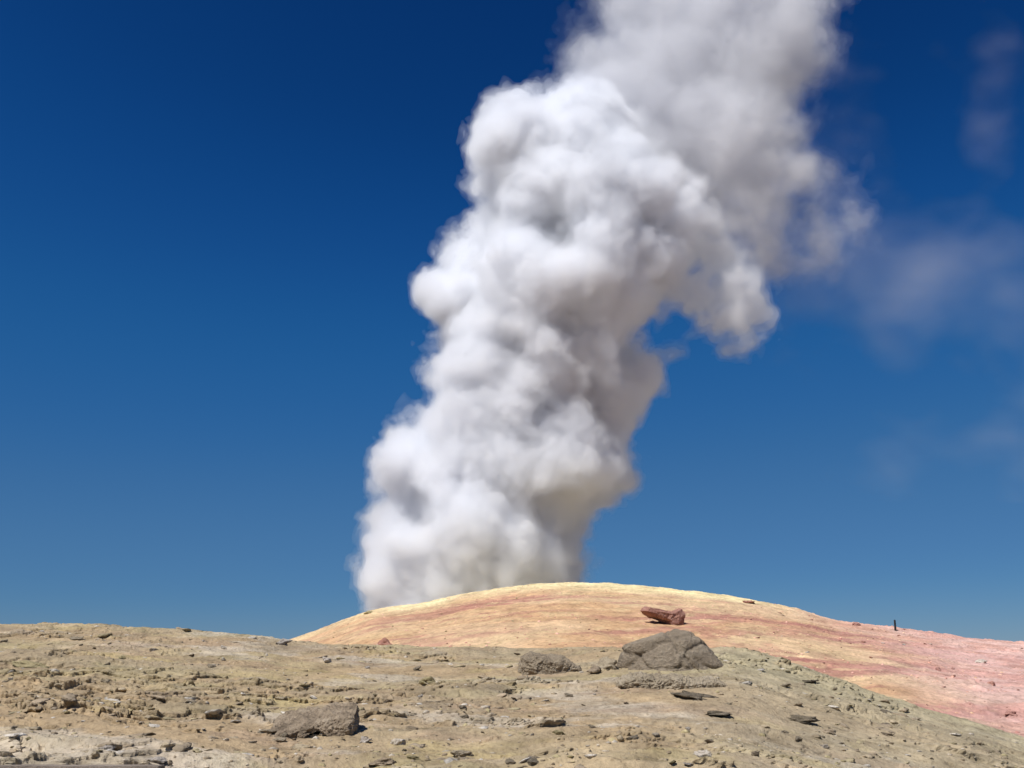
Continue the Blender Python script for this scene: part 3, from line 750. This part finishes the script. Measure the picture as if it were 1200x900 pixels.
# lobes that stand out in the photograph
puffs += [PX(545, 655, 66, -11), PX(500, 650, 52, -9), PX(600, 670, 60, -8), PX(470, 655, 38, -6), PX(545, 610, 40, -12),
          PX(560, 540, 62, -9), PX(500, 545, 46, -5), PX(480, 530, 30, -2), PX(650, 530, 60, -9), PX(610, 500, 48, -10), PX(700, 545, 36, -4),
          PX(560, 490, 44, -11), PX(640, 430, 56, -10), PX(590, 400, 60, -10), PX(700, 370, 52, -9), PX(540, 350, 40, -6), PX(620, 320, 60, -10),
          PX(700, 280, 62, -8), PX(770, 300, 40, -6), PX(630, 230, 56, -9), PX(720, 220, 54, -9), PX(610, 165, 42, -8), PX(670, 170, 46, -9), PX(740, 180, 38, -8),
          PX(600, 150, 30, -8), PX(575, 170, 24, -6), PX(800, 250, 40, -3)]
H = 0.25
ORG = (-28.0, D - 23.0, -2.0); DIM = (int(86 / H), int(46 / H), int(112 / H))
print('steam grid', DIM)
F = puff_field(puffs, ORG, DIM, H, 0.75)
def carve(Fd, org, dims, h, spots):
    # hollows where the photograph shows dark pockets between the lobes
    for (x, y, z, r_), k_ in spots:
        s_ = [slice(max(0, int((c_ - 2.5 * r_ - o_) / h)), max(0, min(n_, int((c_ + 2.5 * r_ - o_) / h)))) for c_, o_, n_ in zip((x, y, z), org, dims)]
        g_x, g_y, g_z = [(o_ + np.arange(n_) * h)[q] - c_ for o_, n_, q, c_ in zip(org, dims, s_, (x, y, z))]
        d2 = g_x[:, None, None] ** 2 + g_y[None, :, None] ** 2 * 0.4 + g_z[None, None, :] ** 2
        Fd[s_[0], s_[1], s_[2]] -= 0.5 * k_ * np.exp(-d2 / (r_ * r_ * 1.3))
carve(F, ORG, DIM, H, [(PX(505, 604, 26, -8), 7), (PX(478, 612, 18, -4), 4), (PX(645, 482, 24, -11), 2.6), (PX(690, 470, 18, -8), 1.5), (PX(512, 412, 18, -6), 3), (PX(690, 640, 16, -5), 3),
                       (PX(600, 402, 16, -14), 3), (PX(570, 290, 20, -8), 3.5), (PX(745, 385, 20, 0), 3), (PX(660, 590, 20, -12), 3), (PX(440, 690, 12, 0), 3), (PX(545, 455, 16, -12), 3)])
def billow(cell, seed): return np.abs(smooth_noise(DIM, H, cell, seed))
B = 2.2 * billow(7.5, 1) + 1.8 * billow(3.9, 2) + 1.3 * billow(2.0, 3) + 0.8 * billow(1.0, 4) + 0.4 * billow(0.55, 5)
W1 = smooth_noise(DIM, H, 1.6, 9) * 0.4 + smooth_noise(DIM, H, 0.8, 10) * 0.35 + smooth_noise(DIM, H, 0.45, 11) * 0.15
FA = F + B - 2.4
sl1 = np.minimum(FA + W1, F + 1.9)
plume = bpy.data.objects.new('steam_plume', None); COL.objects.link(plume)
plume.location = at(560, 760, D)
tag(plume, 'tall billowing white steam plume rising from behind the sulphur mound', 'steam plume')
def part(name, Fd, iso, mat, org=ORG, h=H):
    V, Q = surface_nets(Fd, org, h, iso)
    V = V - np.array(plume.location, np.float32)
    o = mesh_obj(name, V, Q, mat, parent=plume); print(name, len(V)); return o
part('steam_body', sl1, -0.35, steam_mat('steam_body_a', 0.06))
part('steam_body', sl1, 0.3, steam_mat('steam_body_b', 0.18))
part('steam_body', FA, 1.0, steam_mat('steam_body_c', 0.5))
part('steam_core', FA, 2.2, steam_mat('steam_core', 0.9))
del B, sl1, FA, F

# softer, greyer steam that leans away behind and to the upper right
puffs = []
L2 = [(-60, 705), (0, 700), (40, 696), (70, 640), (100, 632), (130, 640), (200, 700), (300, 800), (330, 830)]
R2 = [(-60, 990), (0, 972), (40, 958), (80, 955), (120, 955), (160, 965), (200, 970), (240, 930), (270, 870), (300, 820), (330, 800)]
y = -70.0
while y < 290:
    l, r_ = edge_x(L2, y), edge_x(R2, y); wd = r_ - l
    n_ = 3
    for t in (0.28, 0.5, 0.72):
        puffs.append(PX(l + wd * t, y, wd * 0.25 * rg.uniform(0.85, 1.1), 8 + rg.uniform(-3, 3)))
    for s_ in (l, r_):
        q = rg.uniform(20, 38); puffs.append(PX(s_ + (q if s_ == l else -q), y + rg.uniform(-8, 8), q, 8 + rg.uniform(-5, 5)))
    y += 26
puffs += [PX(955, 235, 27, 8), PX(978, 200, 22, 8), PX(935, 265, 32, 7), PX(905, 285, 30, 6), PX(1000, 265, 22, 9), PX(965, 290, 22, 9), PX(1003, 190, 12, 9)]
puffs += [PX(650, 105, 40, 3), PX(690, 90, 46, 2), PX(740, 60, 50, 4), PX(850, 180, 60, 0), PX(800, 130, 56, 0), PX(820, 215, 46, -3), PX(865, 225, 42, -2), PX(900, 195, 40, 0), PX(850, 260, 36, -2), PX(780, 165, 36, -3), PX(735, 120, 34, -2), PX(690, 110, 34, 0)]
F = puff_field(puffs, ORG, DIM, H, 1.0)
FB = F + 2.4 * smooth_noise(DIM, H, 6.5, 21) + 1.7 * smooth_noise(DIM, H, 3.2, 22) + 1.2 * smooth_noise(DIM, H, 1.6, 23) + 0.7 * smooth_noise(DIM, H, 0.85, 24) + 1.6 * billow(3.0, 25) + 0.9 * billow(1.6, 26) + 0.4 * smooth_noise(DIM, H, 0.5, 27) - 1.5
TC = (0.85, 0.85, 0.868)       # shading of the upper steam, put into its colour as a darker grey
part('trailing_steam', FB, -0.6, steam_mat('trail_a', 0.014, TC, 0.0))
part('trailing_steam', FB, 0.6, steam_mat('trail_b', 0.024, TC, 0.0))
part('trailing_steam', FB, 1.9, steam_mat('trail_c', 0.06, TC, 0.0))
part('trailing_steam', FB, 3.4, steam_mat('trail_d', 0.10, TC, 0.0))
del FB, F

# the arm that curls over to the right
ORG3 = (16.0, D - 12, 30.0); H3 = 0.22; DIM3 = (int(28 / H3), int(24 / H3), int(30 / H3))
puffs = [PX(800, 285, 42, 0), PX(836, 300, 40, 0), PX(862, 335, 38, 0), PX(886, 366, 27, 0), PX(900, 384, 17, 0), PX(858, 370, 32, 0), PX(826, 345, 38, 0), PX(790, 330, 36, 1), PX(850, 396, 18, 1), PX(880, 402, 15, 0),
         PX(765, 335, 30, 2), PX(825, 378, 20, -1), PX(802, 400, 14, 0), PX(788, 420, 15, 0), PX(768, 440, 18, 1), PX(772, 362, 14, 2), PX(752, 422, 15, 1), PX(880, 300, 26, 3), PX(905, 330, 18, 4)]
F = puff_field(puffs, ORG3, DIM3, H3, 0.7)
def n3(cell, seed): return smooth_noise(DIM3, H3, cell, seed)
carve(F, ORG3, DIM3, H3, [(PX(800, 382, 15, 0), 4), (PX(835, 395, 12, -2), 2.5), (PX(885, 378, 9, -3), 2)])
FC = F + 1.4 * n3(3.4, 61) + 1.4 * np.abs(n3(2.0, 62)) + 0.9 * n3(1.3, 63) + 0.6 * n3(0.65, 64) - 1.2
part('curling_steam', FC, -0.4, steam_mat('arm_a', 0.05), ORG3, H3)
part('curling_steam', FC, 0.5, steam_mat('arm_b', 0.13), ORG3, H3)
part('curling_steam', FC, 1.7, steam_mat('arm_c', 0.35), ORG3, H3)

# thin wisps drifting off on the right and at the left foot
H2 = 0.5; ORG2 = (18.0, D - 5, 24.0); DIM2 = (int(64 / H2), int(34 / H2), int(82 / H2))
puffs = [PX(960, 220, 50, 10), PX(985, 265, 46, 10), (*PX(1010, 300, 60, 12),), PX(1060, 310, 60, 12), PX(1110, 300, 55, 12), PX(1160, 290, 50, 12), PX(1180, 330, 40, 12),
         PX(1040, 370, 55, 12), PX(1050, 410, 30, 12), PX(1160, 150, 30, 12), PX(1185, 100, 34, 12), PX(1150, 60, 26, 12), PX(1205, 50, 30, 12), PX(1150, 440, 42, 12), PX(1190, 400, 30, 12),
         PX(1030, 532, 20, 12), PX(1055, 527, 13, 12), PX(1190, 500, 35, 12), PX(1100, 470, 30, 12), PX(930, 300, 40, 10), PX(935, 255, 46, 8), PX(960, 330, 34, 9), PX(975, 225, 44, 9), PX(970, 100, 30, 10), PX(990, 170, 30, 10)]
F = puff_field(puffs, ORG2, DIM2, H2, 1.6)
Fw = F + 3.8 * smooth_noise(DIM2, H2, 8, 31, (1.4, 1, 0.8)) + 3.2 * smooth_noise(DIM2, H2, 4, 32) + 2.6 * smooth_noise(DIM2, H2, 2.2, 33, (1.5, 1, 1)) + 1.7 * smooth_noise(DIM2, H2, 1.2, 34, (1.6, 1, 1)) - 1.2
for q, (iso, d_) in enumerate(((-2.4, 0.0022), (-1.1, 0.003), (0.2, 0.0035), (1.5, 0.004), (2.8, 0.004), (4.1, 0.005), (5.6, 0.006))):
    part('thin_wisp', Fw, iso, steam_mat('wisp_%s' % 'abcdefg'[q], d_ * 0.6, (0.86, 0.86, 0.88), 0.0), ORG2, H2)
